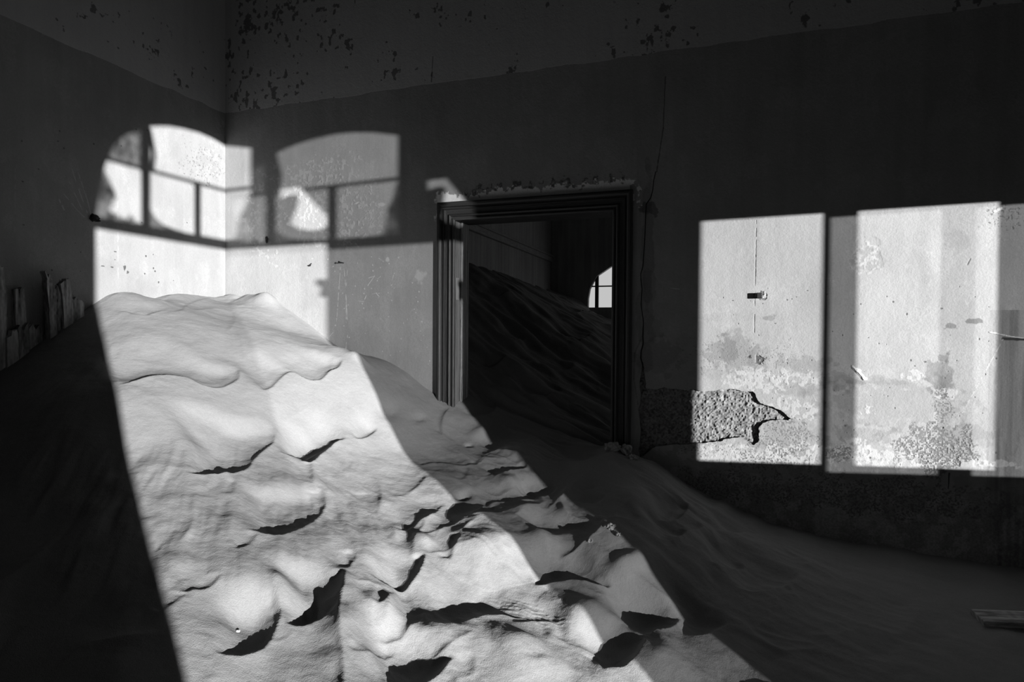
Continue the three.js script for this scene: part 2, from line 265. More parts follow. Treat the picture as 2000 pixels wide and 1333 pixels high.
const grainMap = (seed, base, amp) => { const p = new Paint(256, 512, 0.25, 1); p.base((x, y) => { const f = fbm(x * 260 + seed, y * 5, 4), k = noise(x * 90, y * 2.5 + seed), s = noise(x * 700, y * 60); return [base * (1 + amp * (f * 1.1 + 0.5 * k + 0.25 * s)), 0.35 * f + 0.15 * k + 0.1 * s]; }); return p.maps(); };
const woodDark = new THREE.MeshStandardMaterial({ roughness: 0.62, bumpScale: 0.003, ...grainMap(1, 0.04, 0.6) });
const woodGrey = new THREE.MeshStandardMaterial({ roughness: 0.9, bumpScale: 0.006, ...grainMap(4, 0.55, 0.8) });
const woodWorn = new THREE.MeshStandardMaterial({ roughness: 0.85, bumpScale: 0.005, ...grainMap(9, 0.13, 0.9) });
const iron = new THREE.MeshStandardMaterial({ color: 0x1c1c1c, roughness: 0.75, metalness: 0.3 });
{ // arched transom light over the tall opening: rail, bars, broken dirty panes and a board
  const w = structure(group('window_1')), x0 = RX + 0.004, x1 = RX + 0.044;
  const part = (name, pts, holes, m = woodDark, a = x0, b = x1) => mesh(name, metricUV(slabX(pts, holes, a, b), (x, y, z) => [z, y]), m, w);
  part('rail', [[Z1A, 2.262], [Z1B, 2.262], [Z1B, 2.335], [Z1A, 2.335]]);
  part('transom_bar', [[4.274, 2.684], [5.36, 2.672], [5.355, 2.695], [4.274, 2.708]]);
  part('mullion', [[5.06, 2.3], [5.1, 2.3], [5.103, 2.96], [5.055, 2.965]]);
  part('glazing_bar', [[4.661, 2.3], [4.692, 2.3], [4.692, 2.7], [4.661, 2.7]]);
  part('wire', [[5.054, 2.95], [5.05, 2.95], [5.017, 2.80], [5.03, 2.70], [5.034, 2.70], [5.022, 2.80]]);
  const HEART = [[4.118, 2.662], [3.889, 2.672], [3.875, 2.635], [3.862, 2.581], [3.855, 2.528], [3.853, 2.44], [3.853, 2.381], [3.896, 2.361], [3.951, 2.359], [4.02, 2.383], [4.061, 2.416], [4.047, 2.461], [4.025, 2.53], [4.014, 2.599], [4.028, 2.615], [4.062, 2.616], [4.095, 2.602], [4.112, 2.6]];
  part('board', [[4.274, 2.335], [4.274, 2.978], [4.17, 2.92], [4.08, 2.85], [3.98, 2.75], [3.91, 2.65], [3.868, 2.55], [3.851, 2.45], [3.851, 2.335]], [HEART], woodGrey, x0 + 0.01, x1 - 0.012).userData.label = 'board with a broken out hole';
  const dirt = new Paint(256, 256, 0.5, 0.5); dirt.base((x, y) => [clamp(0.72 + 0.9 * fbm(x * 34, y * 20, 4) + 0.2 * fbm(x * 90, y * 40, 3), 0.05, 0.9), 0]);
  const dirty = new THREE.MeshPhysicalMaterial({ map: dirt.maps().map, transmission: 1, thickness: 0, roughness: 0.3 });
  const pane = (pts) => mesh('dirty_glass', metricUV(slabX(pts, [], x0 + 0.018, x0 + 0.02), (x, y, z) => [z * 2, y * 2]), dirty, w);
  pane([[5.104, 2.69], [5.104, 2.93], [5.152, 2.90], [5.214, 2.862], [5.271, 2.806], [5.32, 2.73], [5.345, 2.69]]);
  pane([[5.374, 2.613], [5.342, 2.6], [5.315, 2.55], [5.285, 2.492], [5.28, 2.47], [5.3, 2.44], [5.31, 2.41], [5.326, 2.385], [5.30, 2.37], [5.27, 2.375], [5.25, 2.35], [5.23, 2.36], [5.21, 2.345], [5.19, 2.385], [5.17, 2.375], [5.15, 2.345], [5.1, 2.345], [5.1, 2.33], [5.405, 2.33], [5.385, 2.48]]);
  pane([[5.06, 2.47], [5.04, 2.43], [5.0, 2.385], [4.95, 2.36], [4.9, 2.35], [4.85, 2.345], [4.8, 2.34], [4.8, 2.33], [5.06, 2.33]]);
  pane([[4.274, 2.685], [4.292, 2.644], [4.315, 2.56], [4.337, 2.509], [4.345, 2.44], [4.352, 2.4], [4.376, 2.335], [4.274, 2.335]]);
  part('shutter_hinge', [[Z1A - 0.01, 2.02], [3.909, 2.022], [3.905, 1.98], [3.88, 1.965], [3.89, 1.9], [Z1A - 0.01, 1.893]], [], iron);
}
{ const w = structure(group('window_2'));                               // the two-light opening on the right
  mesh('mullion', metricUV(slabX([[1.807, 0.94], [1.884, 0.94], [1.884, 2.27], [1.807, 2.27]], [], RX + 0.004, RX + 0.05), (x, y, z) => [z, y]), woodDark, w); }
structure(mesh('ground', box(RX + 0.33, 60, -0.3, 0.16, -40, 60), new THREE.MeshStandardMaterial({ color: 0x8a8a8a, roughness: 1 })));

// the room beyond the doorway
structure(mesh('wall_far_left', metricUV(box(FX - 0.3, FX, 0, TOP, FZ, -TH), (x, y, z) => [z / 4.4, y / 4.4]), farMat));
structure(mesh('trim_2', mergeGeometries([rbox(FX - 0.02, FX + 0.03, 2.55, 2.63, FZ, -TH - 0.01, 0.01), rbox(FX - 0.02, FX + 0.045, 2.615, 2.645, FZ, -TH - 0.01, 0.006)]), farMat));
{ const half = [[1.665, 1.93], [1.668, 2.05], [1.69, 2.18], [1.738, 2.27], [1.79, 2.35], [1.97, 2.467], [2.16, 2.545], [2.42, 2.585]];
  const arch = s => [...half.map(([x, y]) => [x + s, y]), ...half.slice(0, -1).reverse().map(([x, y]) => [4.84 - x + s, y])];
  structure(mesh('wall_far_back', metricUV(slabZ([[FX - 0.3, 0], [RX + 0.03, 0], [RX + 0.03, TOP], [FX - 0.3, TOP]], [arch(0), [[3.8, 0.9], [6.7, 0.9], [6.7, 4.1], [3.8, 4.1]]], FZ - 0.08, FZ), (x, y) => [x / 4.4, y / 4.4]), farMat));
  for (const s of [0]) {
    const w = structure(group('window_3'));
    mesh('mullion', rbox(1.755 + s, 1.8 + s, 1.9, 2.4, FZ - 0.07, FZ - 0.03), woodDark, w);
    mesh('mullion', rbox(3.04 + s, 3.085 + s, 1.9, 2.4, FZ - 0.07, FZ - 0.03), woodDark, w);
    mesh('glazing_bar', rbox(1.6 + s, 3.24 + s, 2.205, 2.222, FZ - 0.065, FZ - 0.035), woodDark, w);
  }
}

// ------------------------------------------------------------------ door frame: moulded casing and worn lining
{
  const d = structure(group('door_1'));
  // casing profile: distance from the opening, thickness
  const prof = [[0, 0], [0, 0.016], [0.006, 0.021], [0.013, 0.021], [0.016, 0.012], [0.021, 0.012], [0.024, 0.024], [0.031, 0.03], [0.038, 0.024], [0.041, 0.014], [0.066, 0.016], [0.069, 0.026], [0.073, 0.026], [0.076, 0.018], [0.083, 0.018], [0.086, 0.034], [0.094, 0.041], [0.103, 0.041], [0.106, 0.034], [0.115, 0.034], [0.115, 0]];
  const strip = (a, b) => {                                            // sweep the profile from one end to the other, flat faces
    const pos = [], uv = [], L = a[0].distanceTo(b[0]); let w = 0;
    for (let i = 0; i + 1 < prof.length; i++) {
      const s = Math.hypot(prof[i + 1][0] - prof[i][0], prof[i + 1][1] - prof[i][1]);
      const q = [[a[i], w, 0], [b[i], w, L], [b[i + 1], w + s, L], [a[i], w, 0], [b[i + 1], w + s, L], [a[i + 1], w + s, 0]];
      for (const [p, u, v] of q) { pos.push(p.x, p.y, p.z); uv.push(u * 4, v); } w += s;
    }
    const g = new THREE.BufferGeometry(); g.setAttribute('position', new THREE.Float32BufferAttribute(pos, 3)); g.setAttribute('uv', new THREE.Float32BufferAttribute(uv, 2)); g.computeVertexNormals(); return g;
  };
  const v = (x, y, z) => new THREE.Vector3(x, y, z);
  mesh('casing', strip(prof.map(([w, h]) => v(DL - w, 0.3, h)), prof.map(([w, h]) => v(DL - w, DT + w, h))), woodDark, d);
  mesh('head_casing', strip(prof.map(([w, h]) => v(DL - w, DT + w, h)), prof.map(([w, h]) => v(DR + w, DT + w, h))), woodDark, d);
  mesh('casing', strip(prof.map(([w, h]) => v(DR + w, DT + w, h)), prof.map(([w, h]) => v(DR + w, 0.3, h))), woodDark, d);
  const lining = (g) => metricUV(g, (x, y, z) => [(z + x) * 4, y]);
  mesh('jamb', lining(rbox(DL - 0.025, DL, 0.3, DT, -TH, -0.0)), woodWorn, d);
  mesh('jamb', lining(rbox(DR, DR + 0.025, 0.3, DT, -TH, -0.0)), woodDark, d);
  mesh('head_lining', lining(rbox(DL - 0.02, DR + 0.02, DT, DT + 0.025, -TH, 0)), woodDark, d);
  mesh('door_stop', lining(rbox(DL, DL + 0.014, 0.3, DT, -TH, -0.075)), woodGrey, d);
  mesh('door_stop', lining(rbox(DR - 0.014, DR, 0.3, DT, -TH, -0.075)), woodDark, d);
  mesh('strike_plate', rbox(DL - 0.001, DL + 0.003, 1.80, 1.94, -0.055, -0.012, 0.001), new THREE.MeshStandardMaterial({ color: 0x777777, roughness: 0.6 }), d).userData.label = 'pale worn strike plate let into the jamb';
}

// ------------------------------------------------------------------ the sand drift
// heights known from where the sand meets the walls and where the edges of the sunlight cross it
const KNOWN = [
  [0, 1.488, 1.415], [0, 1.341, 1.53], [0, 1.235, 1.607], [0, 1.065, 1.70], [0, 0.989, 1.755], [0, 0.871, 1.84], [0, 0.635, 1.815], [0, 0.443, 1.855], [0, 0.232, 1.855], [0, 0, 1.875],
  [0.186, 0, 1.868], [0.435, 0, 1.83], [0.479, 0, 1.79], [0.632, 0, 1.698], [0.869, 0, 1.55], [1.09, 0, 1.442], [1.268, 0, 1.425], [1.479, 0, 1.335], [1.702, 0, 1.191],
  [2.92, 0, 0.95], [2.973, 0, 0.91], [3.118, 0, 0.833], [3.258, 0, 0.758], [3.422, 0, 0.687], [3.555, 0, 0.63], [3.684, 0, 0.583], [3.835, 0, 0.551], [4.029, 0, 0.525], [4.261, 0, 0.508], [4.812, 0, 0.49],
  [0.108, 1.067, 1.70], [0.578, 1.37, 1.456], [0.945, 1.606, 1.293], [1.265, 1.812, 1.067], [1.478, 1.949, 0.99], [1.761, 2.132, 0.875], [1.926, 2.238, 0.827], [2.054, 2.321, 0.79], [2.211, 2.422, 0.725],
  [1.105, 0.15, 1.487], [1.319, 0.288, 1.421], [1.502, 0.406, 1.257], [1.627, 0.486, 1.122], [1.873, 0.645, 0.907], [2.093, 0.786, 0.851], [2.332, 0.94, 0.769], [2.447, 1.014, 0.768], [2.573, 1.095, 0.709], [2.688, 1.17, 0.651], [2.821, 1.255, 0.609], [2.918, 1.318, 0.566], [2.992, 1.366, 0.537], [3.071, 1.416, 0.512], [3.118, 1.447, 0.495], [3.204, 1.502, 0.48], [3.248, 1.531, 0.455],
  [1.845, -0.081, 1.146], [2.006, 0.045, 1.043], [2.145, 0.154, 0.928], [2.303, 0.278, 0.933], [2.463, 0.404, 0.875], [2.543, 0.467, 0.826], [2.671, 0.568, 0.776], [3.041, 0.858, 0.688], [3.139, 0.935, 0.621], [3.25, 1.022, 0.543], [3.393, 1.135, 0.475], [3.535, 1.246, 0.435],
  [0.135, 0.134, 1.78], [0.5, 0.421, 1.68], [0.883, 0.722, 1.511], [1.098, 0.891, 1.361], [1.257, 1.016, 1.247], [1.401, 1.129, 1.115],
  [0, 2.2, 0.96], [1, 2.6, 0.76], [2, 3.2, 0.50], [3.5, 3.6, 0.30], [4.2, 1.3, 0.40], [5, 1.5, 0.37], [6.8, 0.1, 0.36], [6.8, 3, 0.27], [5, 5, 0.24], [0, 4, 0.45], [2, 5, 0.28], [0, 7, 0.25], [6.8, 7, 0.22], [0, 9.5, 0.2], [6.8, 9.5, 0.2], [4.2, 2.4, 0.34], [3, 2.2, 0.46],
  [1.15, -1.764, 2.211], [1.15, -2.117, 2.196], [1.15, -2.777, 2.174], [1.15, -3.585, 2.148], [1.15, -4.6, 2.094], [1.68, -4.6, 1.923], [1.957, -4.6, 1.684], [2.55, -4.6, 1.42], [2.0, -0.5, 1.25], [2.6, -0.5, 1.0], [2.78, -0.15, 0.88], [2.0, -2, 1.76], [2.8, -2, 1.3], [3.2, -3.6, 1.3], [4.5, -3, 0.9], [6.8, -4.6, 0.7], [6.8, -0.5, 0.5], [4, -0.6, 0.6], [1.2, -0.9, 1.8], [0, -0.5, 1.9]];
const drift = (() => {                                                 // thin plate spline through them, a little slack
  const n = KNOWN.length, N = n + 3, A = [], U = r2 => r2 < 1e-12 ? 0 : 0.5 * r2 * Math.log(r2);
  for (let i = 0; i < n; i++) { const r = new Float64Array(N + 1); for (let j = 0; j < n; j++) r[j] = U((KNOWN[i][0] - KNOWN[j][0]) ** 2 + (KNOWN[i][1] - KNOWN[j][1]) ** 2) + (i === j ? 0.004 : 0); r[n] = 1; r[n + 1] = KNOWN[i][0]; r[n + 2] = KNOWN[i][1]; r[N] = KNOWN[i][2]; A.push(r); }
  for (let k = 0; k < 3; k++) { const r = new Float64Array(N + 1); for (let j = 0; j < n; j++) r[j] = k ? KNOWN[j][k - 1] : 1; A.push(r); }
  for (let c = 0; c < N; c++) {
    let p = c; for (let r = c + 1; r < N; r++) if (Math.abs(A[r][c]) > Math.abs(A[p][c])) p = r;
    [A[c], A[p]] = [A[p], A[c]];
    for (let r = 0; r < N; r++) if (r !== c) { const f = A[r][c] / A[c][c]; if (f) for (let k = c; k <= N; k++) A[r][k] -= f * A[c][k]; }
  }
  const w = A.map((r, i) => r[N] / r[i]);
  return (x, z) => { let s = w[n] + w[n + 1] * x + w[n + 2] * z; for (let i = 0; i < n; i++) { const dx = x - KNOWN[i][0], dz = z - KNOWN[i][1], r2 = dx * dx + dz * dz; if (r2 > 1e-12) s += w[i] * 0.5 * r2 * Math.log(r2); } return s; };
})();
// coarse table of the drift, for speed
const TS = 0.05, TX = 140, TZ = 290, TZ0 = -4.7, table = new Float32Array((TX + 1) * (TZ + 1));
for (let j = 0; j <= TZ; j++) for (let i = 0; i <= TX; i++) table[j * (TX + 1) + i] = drift(i * TS, TZ0 + j * TS);
function drift0(x, z) {                                                // smooth look-up
  const a = clamp(x / TS, 1, TX - 2.001), b = clamp((z - TZ0) / TS, 1, TZ - 2.001), i = Math.floor(a), j = Math.floor(b), u = a - i, v = b - j, r = [];
  const cubic = (p, q, s, t, k) => q + 0.5 * k * (s - p + k * (2 * p - 5 * q + 4 * s - t + k * (3 * (q - s) + t - p)));
  for (let k = -1; k < 3; k++) { const o = (j + k) * (TX + 1) + i; r.push(cubic(table[o - 1], table[o], table[o + 1], table[o + 2], u)); }
  return cubic(r[0], r[1], r[2], r[3], v);
}
function onSand(u, v) {                                               // where the sight line of a pixel meets the drift
  const d = ray(u, v); let s = 0.5, last = 1e9;
  for (; s < 12; s += 0.02) { const y = EYE.y + d.y * s, h = drift0(EYE.x + d.x * s, EYE.z + d.z * s); if (y < h) break; }
  let a = s - 0.02, b = s; for (let k = 0; k < 20; k++) { const m = (a + b) / 2; (EYE.y + d.y * m < drift0(EYE.x + d.x * m, EYE.z + d.z * m)) ? b = m : a = m; }
  return [EYE.x + d.x * b, EYE.z + d.z * b];
}
// the grid: fine where the picture looks closely, coarse elsewhere
function axis(stops) { const a = []; for (let k = 0; k + 1 < stops.length; k++) { const [p, d] = stops[k], [q] = stops[k + 1], n = Math.max(1, Math.round((q - p) / d)); for (let i = 0; i < n; i++) a.push(p + (q - p) * i / n); } a.push(stops[stops.length - 1][0]); return Float64Array.from(a); }
const gx = axis([[0, 0.0055], [4.1, 0.012], [5.2, 0.06], [RX, 0]]), gz = axis([[FZ, 0.02], [-0.6, 0.008], [0, 0.0055], [2.5, 0.02], [3.2, 0.1], [NZ, 0]]);
const NX = gx.length, NZG = gz.length, hgt = new Float32Array(NX * NZG);
for (let j = 0; j < NZG; j++) for (let i = 0; i < NX; i++) hgt[j * NX + i] = drift0(gx[i], gz[j]);
const find = (a, v) => { let lo = 0, hi = a.length - 1; while (lo < hi) { const m = lo + hi >> 1; a[m] < v ? lo = m + 1 : hi = m; } return lo; };
// A trodden step: a crisp rim, traced from left to right, with a hollow of length L behind it (up the slope, on its left)
// and a little heap thrown up at the rim. Ends fade over the shares t0 and t1 of its length.
function step(px, L, depth, { lip = 0.10, t0 = 0.2, t1 = 0.2, lw = 0.05 } = {}) {
  const pts = [], r = Math.min(depth / L * (px[0][0] > 930 && px[0][1] > 860 ? 1.5 : 1), 1.1); if (r > 0.5) L *= 1.8;
  { const q = px.map(p => new THREE.Vector2(...onSand(...p))), c = new THREE.SplineCurve(q); const n = px.length * 5; for (let i = 0; i <= n; i++) pts.push(c.getPoint(i / n)); }
  const len = [0]; for (let i = 1; i < pts.length; i++) len.push(len[i - 1] + pts[i].distanceTo(pts[i - 1]));
  const tot = len[len.length - 1], R = Math.max(L, lw * 3);
  { // as deep as makes the hollow level or tilted back on this slope
    const a = pts[0], b = pts[pts.length - 1], m = pts[pts.length >> 1], dx = b.x - a.x, dz = b.y - a.y, l = Math.hypot(dx, dz), nx = dz / l, nz = -dx / l;
    const slope = clamp((drift0(m.x + nx * L * 0.5, m.y + nz * L * 0.5) - drift0(m.x - nx * 0.05, m.y - nz * 0.05)) / (L * 0.5 + 0.05), 0.16, 0.6);
    depth = L * slope * (0.125 + 0.29 * r);
  }
  let x0 = 1e9, x1 = -1e9, z0 = 1e9, z1 = -1e9; for (const p of pts) { x0 = Math.min(x0, p.x); x1 = Math.max(x1, p.x); z0 = Math.min(z0, p.y); z1 = Math.max(z1, p.y); }
  const i0 = find(gx, x0 - R), i1 = find(gx, x1 + R), j0 = find(gz, z0 - R), j1 = find(gz, z1 + R), w_ = i1 - i0 + 1, h_ = j1 - j0 + 1;
  const D = new Float32Array(w_ * h_), S = new Float32Array(w_ * h_), B = new Float32Array(w_ * h_), C = new Float32Array(w_ * h_);
  for (let j = j0; j <= j1; j++) for (let i = i0; i <= i1; i++) {
    const x = gx[i], z = gz[j]; let best = 1e9, sgn = 1, at = 0;
    for (let k = 0; k + 1 < pts.length; k++) {
      const a = pts[k], b = pts[k + 1], dx = b.x - a.x, dz = b.y - a.y, l2 = dx * dx + dz * dz || 1e-9, t = clamp(((x - a.x) * dx + (z - a.y) * dz) / l2);
      const ex = x - a.x - t * dx, ez = z - a.y - t * dz, d = ex * ex + ez * ez;
      if (d < best) { best = d; at = len[k] + t * Math.sqrt(l2); sgn = (ex * dz - ez * dx) >= 0 ? 1 : -1; }
    }
    const s = Math.sqrt(best) * sgn, q = at / tot, w = (t0 ? smooth(0, t0, q) : 1) * (t1 ? smooth(0, t1, 1 - q) : 1), Lw = L * (0.6 + 0.4 * w);
    let d = 0;
    if (s >= 0) { const t = s / Lw; if (t < 1) d -= depth * w * 6.75 * t * (1 - t) * (1 - t); }
    d += lip * depth * w * Math.exp(-(s < 0 ? -s / lw : s / 0.012));
    const k = (j - j0) * w_ + i - i0; D[k] = d; S[k] = s;
  }
  B.set(D); const rad = 5;                                             // round off the folds away from the rim
  for (let pass = 0; pass < 2; pass++) {
    for (let j = 0; j < h_; j++) { let a = 0; for (let i = -rad; i <= rad; i++) a += B[j * w_ + clamp(i, 0, w_ - 1)]; for (let i = 0; i < w_; i++) { C[j * w_ + i] = a / (2 * rad + 1); a += B[j * w_ + Math.min(w_ - 1, i + rad + 1)] - B[j * w_ + Math.max(0, i - rad)]; } }
    for (let i = 0; i < w_; i++) { let a = 0; for (let j = -rad; j <= rad; j++) a += C[clamp(j, 0, h_ - 1) * w_ + i]; for (let j = 0; j < h_; j++) { B[j * w_ + i] = a / (2 * rad + 1); a += C[Math.min(h_ - 1, j + rad + 1) * w_ + i] - C[Math.max(0, j - rad) * w_ + i]; } }
  }
  for (let j = 0; j < h_; j++) for (let i = 0; i < w_; i++) { const k = j * w_ + i; hgt[(j + j0) * NX + i + i0] += mix(D[k], B[k], smooth(0.01, 0.06, Math.abs(S[k]))); }
}
function dent(px, rx, rz, depth, turn = 0) {
  const [cx, cz] = onSand(...px), R = Math.max(rx, rz) * 1.6, c = Math.cos(turn), s = Math.sin(turn);
  for (let j = find(gz, cz - R); j <= find(gz, cz + R); j++) for (let i = find(gx, cx - R); i <= find(gx, cx + R); i++) {
    const x = gx[i] - cx, z = gz[j] - cz, a = (x * c + z * s) / rx, b = (-x * s + z * c) / rz, d = a * a + b * b;
    if (d < 2.5) hgt[j * NX + i] -= depth * Math.exp(-d * 1.6);
  }
}
// upper slope
step([[225, 612], [245, 609], [262, 614], [285, 616], [300, 611], [318, 606], [335, 606]], 0.16, 0.03);
step([[325, 608], [343, 609], [356, 606], [365, 598], [366, 592]], 0.14, 0.045, { t1: 0.1 });
step([[365, 594], [385, 588], [400, 586], [412, 584]], 0.1, 0.025);
step([[380, 608], [400, 603], [416, 602], [436, 604], [450, 608]], 0.14, 0.035);
step([[222, 754], [250, 749], [280, 740], [305, 735], [322, 734], [335, 735], [350, 737], [370, 742], [390, 752], [410, 757], [430, 757], [450, 751], [466, 740], [469, 728], [466, 712]], 0.42, 0.075, { t0: 0.12, t1: 0.1 });
step([[440, 650], [452, 640], [460, 625], [458, 612], [450, 606]], 0.2, 0.03);
step([[480, 720], [478, 700], [474, 670], [463, 640]], 0.2, 0.03);
step([[505, 762], [520, 763], [535, 755], [545, 744], [556, 734], [565, 728], [572, 722]], 0.3, 0.06, { t1: 0.15 });
step([[560, 730], [575, 730], [590, 738], [602, 743], [615, 745], [627, 743], [637, 735], [645, 726], [660, 720], [666, 712], [670, 700]], 0.34, 0.07, { t0: 0.12, t1: 0.12 });
step([[300, 768], [303, 755], [305, 740]], 0.12, 0.03);
// middle tier
step([[355, 924], [372, 930], [392, 931], [415, 929], [440, 928], [460, 926], [476, 921], [488, 911], [496, 897], [507, 887], [520, 877], [534, 864], [539, 848], [536, 832], [528, 818]], 0.54, 0.15, { t0: 0.12, t1: 0.12 });
step([[262, 979], [272, 970], [285, 952], [298, 939], [310, 927], [318, 918]], 0.10, 0.03, { t0: 0.1 });
step([[0, 1140], [40, 1110], [75, 1082], [110, 1061], [150, 1036], [200, 1001], [235, 987], [266, 974]], 0.42, 0.11, { t0: 0, t1: 0.1 });
step([[40, 1030], [80, 975], [105, 930], [128, 860], [135, 820]], 0.2, 0.05);
step([[0, 1250], [60, 1215], [120, 1165], [150, 1100], [165, 1060]], 0.25, 0.05);
step([[90, 1333], [160, 1260], [230, 1245], [320, 1232]], 0.3, 0.06);
step([[605, 905], [615, 898], [625, 888], [635, 877], [646, 867], [656, 861], [668, 857], [682, 855]], 0.12, 0.085, { t0: 0.1 });
step([[540, 880], [570, 888], [595, 887], [612, 876], [635, 862]], 0.3, 0.04);
step([[690, 856], [705, 855], [717, 851], [728, 842], [741, 831]], 0.12, 0.03);
step([[613, 948], [612, 930], [610, 912], [611, 903]], 0.16, 0.06, { t0: 0.15, t1: 0.1 });
step([[470, 1038], [490, 1043], [510, 1048], [530, 1051], [555, 1048], [570, 1043], [586, 1035], [601, 1026], [616, 1015], [628, 1002], [635, 988], [636, 970], [631, 957], [620, 951], [610, 948]], 0.48, 0.165, { t0: 0.15, t1: 0.1 });
step([[455, 1078], [470, 1077], [483, 1071], [496, 1061], [507, 1048]], 0.16, 0.045);
step([[455, 970], [460, 952], [462, 938]], 0.06, 0.018);
step([[740, 1005], [744, 980], [745, 962], [742, 947], [733, 936], [722, 925]], 0.16, 0.055);
step([[742, 968], [760, 971], [780, 969], [800, 963], [814, 953], [825, 942], [832, 932], [825, 922], [812, 913], [800, 905], [790, 896]], 0.26, 0.075, { t0: 0.25 });
step([[760, 1027], [785, 1034], [806, 1030], [820, 1020], [834, 1014], [846, 1006], [856, 996], [863, 988], [872, 983]], 0.13, 0.10, { t0: 0.25, t1: 0.12 });
step([[804, 1090], [807, 1072], [810, 1055], [808, 1040]], 0.13, 0.05);
step([[808, 1050], [825, 1049], [842, 1044], [860, 1038], [885, 1029], [905, 1018]], 0.14, 0.04, { t0: 0.1 });
step([[884, 1027], [896, 1020], [910, 1013], [940, 1006], [965, 1002], [1000, 998], [1025, 993], [1045, 985]], 0.16, 0.14, { t0: 0.1, t1: 0.12 });
step([[700, 1116], [720, 1124], [742, 1133], [765, 1140], [786, 1141], [798, 1137], [809, 1129], [819, 1119], [826, 1106], [830, 1092], [827, 1082]], 0.2, 0.15, { t0: 0.35, t1: 0.1 });
step([[881, 1101], [885, 1088], [890, 1076], [897, 1064], [899, 1052]], 0.1, 0.075, { t0: 0.12 });
step([[545, 1194], [565, 1203], [590, 1206], [610, 1203], [640, 1200], [660, 1186], [668, 1166], [672, 1142], [673, 1118]], 0.24, 0.2, { t0: 0.18, t1: 0.1 });
step([[670, 1118], [684, 1110], [694, 1098], [695, 1086], [688, 1076]], 0.14, 0.07);
step([[400, 1246], [430, 1258], [455, 1259], [480, 1255], [501, 1248], [516, 1239], [526, 1227], [536, 1211], [545, 1194], [548, 1178], [544, 1160], [536, 1145]], 0.24, 0.2, { t0: 0.25, t1: 0.12 });
step([[340, 1155], [366, 1153], [378, 1148], [397, 1145], [415, 1139], [426, 1132], [436, 1122]], 0.16, 0.09, { t0: 0.3 });
step([[312, 1192], [332, 1180], [348, 1169], [364, 1157]], 0.08, 0.05, { t0: 0.1, t1: 0.1 });
// foot of the slope
step([[671, 1345], [670, 1310], [669, 1280], [664, 1245], [661, 1205], [667, 1180]], 0.3, 0.2, { t0: 0, t1: 0.15 });
step([[672, 1272], [690, 1279], [712, 1279], [728, 1274], [747, 1269], [766, 1260], [776, 1252]], 0.16, 0.04);
step([[735, 1196], [748, 1190], [758, 1178], [765, 1163], [770, 1148]], 0.14, 0.065);
step([[720, 1246], [742, 1241], [768, 1240], [786, 1237], [801, 1228], [815, 1218], [826, 1208], [829, 1194], [833, 1184]], 0.2, 0.1, { t0: 0.3, t1: 0.1 });
step([[760, 1350], [800, 1345], [835, 1336], [860, 1322], [875, 1305], [890, 1290]], 0.22, 0.16, { t0: 0.1 });
step([[835, 1285], [870, 1277], [900, 1262], [925, 1245]], 0.2, 0.05);
step([[888, 1228], [905, 1222], [930, 1214], [950, 1209], [975, 1206], [1010, 1207], [1045, 1207]], 0.16, 0.12, { t0: 0.1, t1: 0.35 });
step([[1000, 1225], [1030, 1216], [1060, 1215], [1095, 1222]], 0.1, 0.03);
step([[1040, 1138], [1060, 1139], [1085, 1138], [1108, 1136], [1130, 1139], [1160, 1146], [1186, 1148], [1198, 1140]], 0.15, 0.13, { t0: 0.15, t1: 0.1 });
step([[1075, 1244], [1100, 1256], [1130, 1268], [1160, 1275], [1176, 1282]], 0.08, 0.03);
step([[1176, 1312], [1200, 1309], [1225, 1301], [1243, 1291], [1256, 1272], [1262, 1250]], 0.2, 0.15, { t0: 0.08, t1: 0.2 });
step([[1252, 1248], [1280, 1240], [1308, 1228], [1324, 1213], [1330, 1195]], 0.2, 0.15, { t0: 0.1 });
step([[1088, 1090], [1110, 1082], [1132, 1070], [1152, 1055], [1173, 1036], [1182, 1018]], 0.22, 0.15, { t0: 0.15, t1: 0.1 });
step([[948, 990], [956, 982], [975, 978], [1000, 980], [1030, 978], [1060, 975]], 0.1, 0.05);
step([[1000, 970], [1025, 973], [1050, 972], [1072, 968], [1088, 955], [1078, 930]], 0.22, 0.09);
step([[965, 938], [985, 926], [1005, 921], [1025, 913], [1032, 900]], 0.13, 0.08);
step([[818, 913], [840, 908], [862, 905], [880, 908], [902, 912], [925, 908], [940, 901], [953, 890]], 0.13, 0.06, { t0: 0.1 });
step([[948, 882], [968, 881], [985, 877], [1010, 871], [1035, 864], [1055, 858]], 0.12, 0.07, { t0: 0.1 });
step([[920, 905], [932, 902], [945, 893], [960, 886], [985, 884]], 0.09, 0.05);
step([[868, 850], [864, 838], [864, 822], [870, 808], [880, 796]], 0.12, 0.06);
step([[897, 945], [908, 938], [915, 925], [918, 912]], 0.1, 0.05);
step([[902, 805], [925, 815], [948, 813], [965, 803], [971, 785], [966, 765]], 0.2, 0.08);
step([[1040, 905], [1060, 906], [1085, 902], [1105, 893], [1118, 878]], 0.25, 0.12);
step([[1128, 912], [1150, 902], [1175, 897], [1195, 892]], 0.3, 0.14, { t0: 0.2 });
step([[1115, 955], [1135, 962], [1160, 955], [1180, 944]], 0.16, 0.07);
step([[1065, 1000], [1085, 985], [1100, 970], [1108, 950]], 0.14, 0.08);
step([[1120, 980], [1150, 985], [1172, 982], [1185, 970]], 0.12, 0.07);
step([[1180, 1022], [1210, 1019], [1240, 1022], [1258, 1019]], 0.18, 0.07);
step([[1270, 1004], [1295, 1010], [1320, 1012], [1340, 1002], [1346, 985]], 0.2, 0.1);
step([[1280, 1055], [1310, 1062], [1335, 1052], [1348, 1036]], 0.2, 0.1);
step([[1330, 1050], [1355, 1040], [1378, 1032]], 0.12, 0.06);
step([[1400, 1035], [1430, 1045], [1455, 1040]], 0.15, 0.06);
step([[1330, 1240], [1370, 1245], [1400, 1235], [1425, 1220]], 0.25, 0.1);
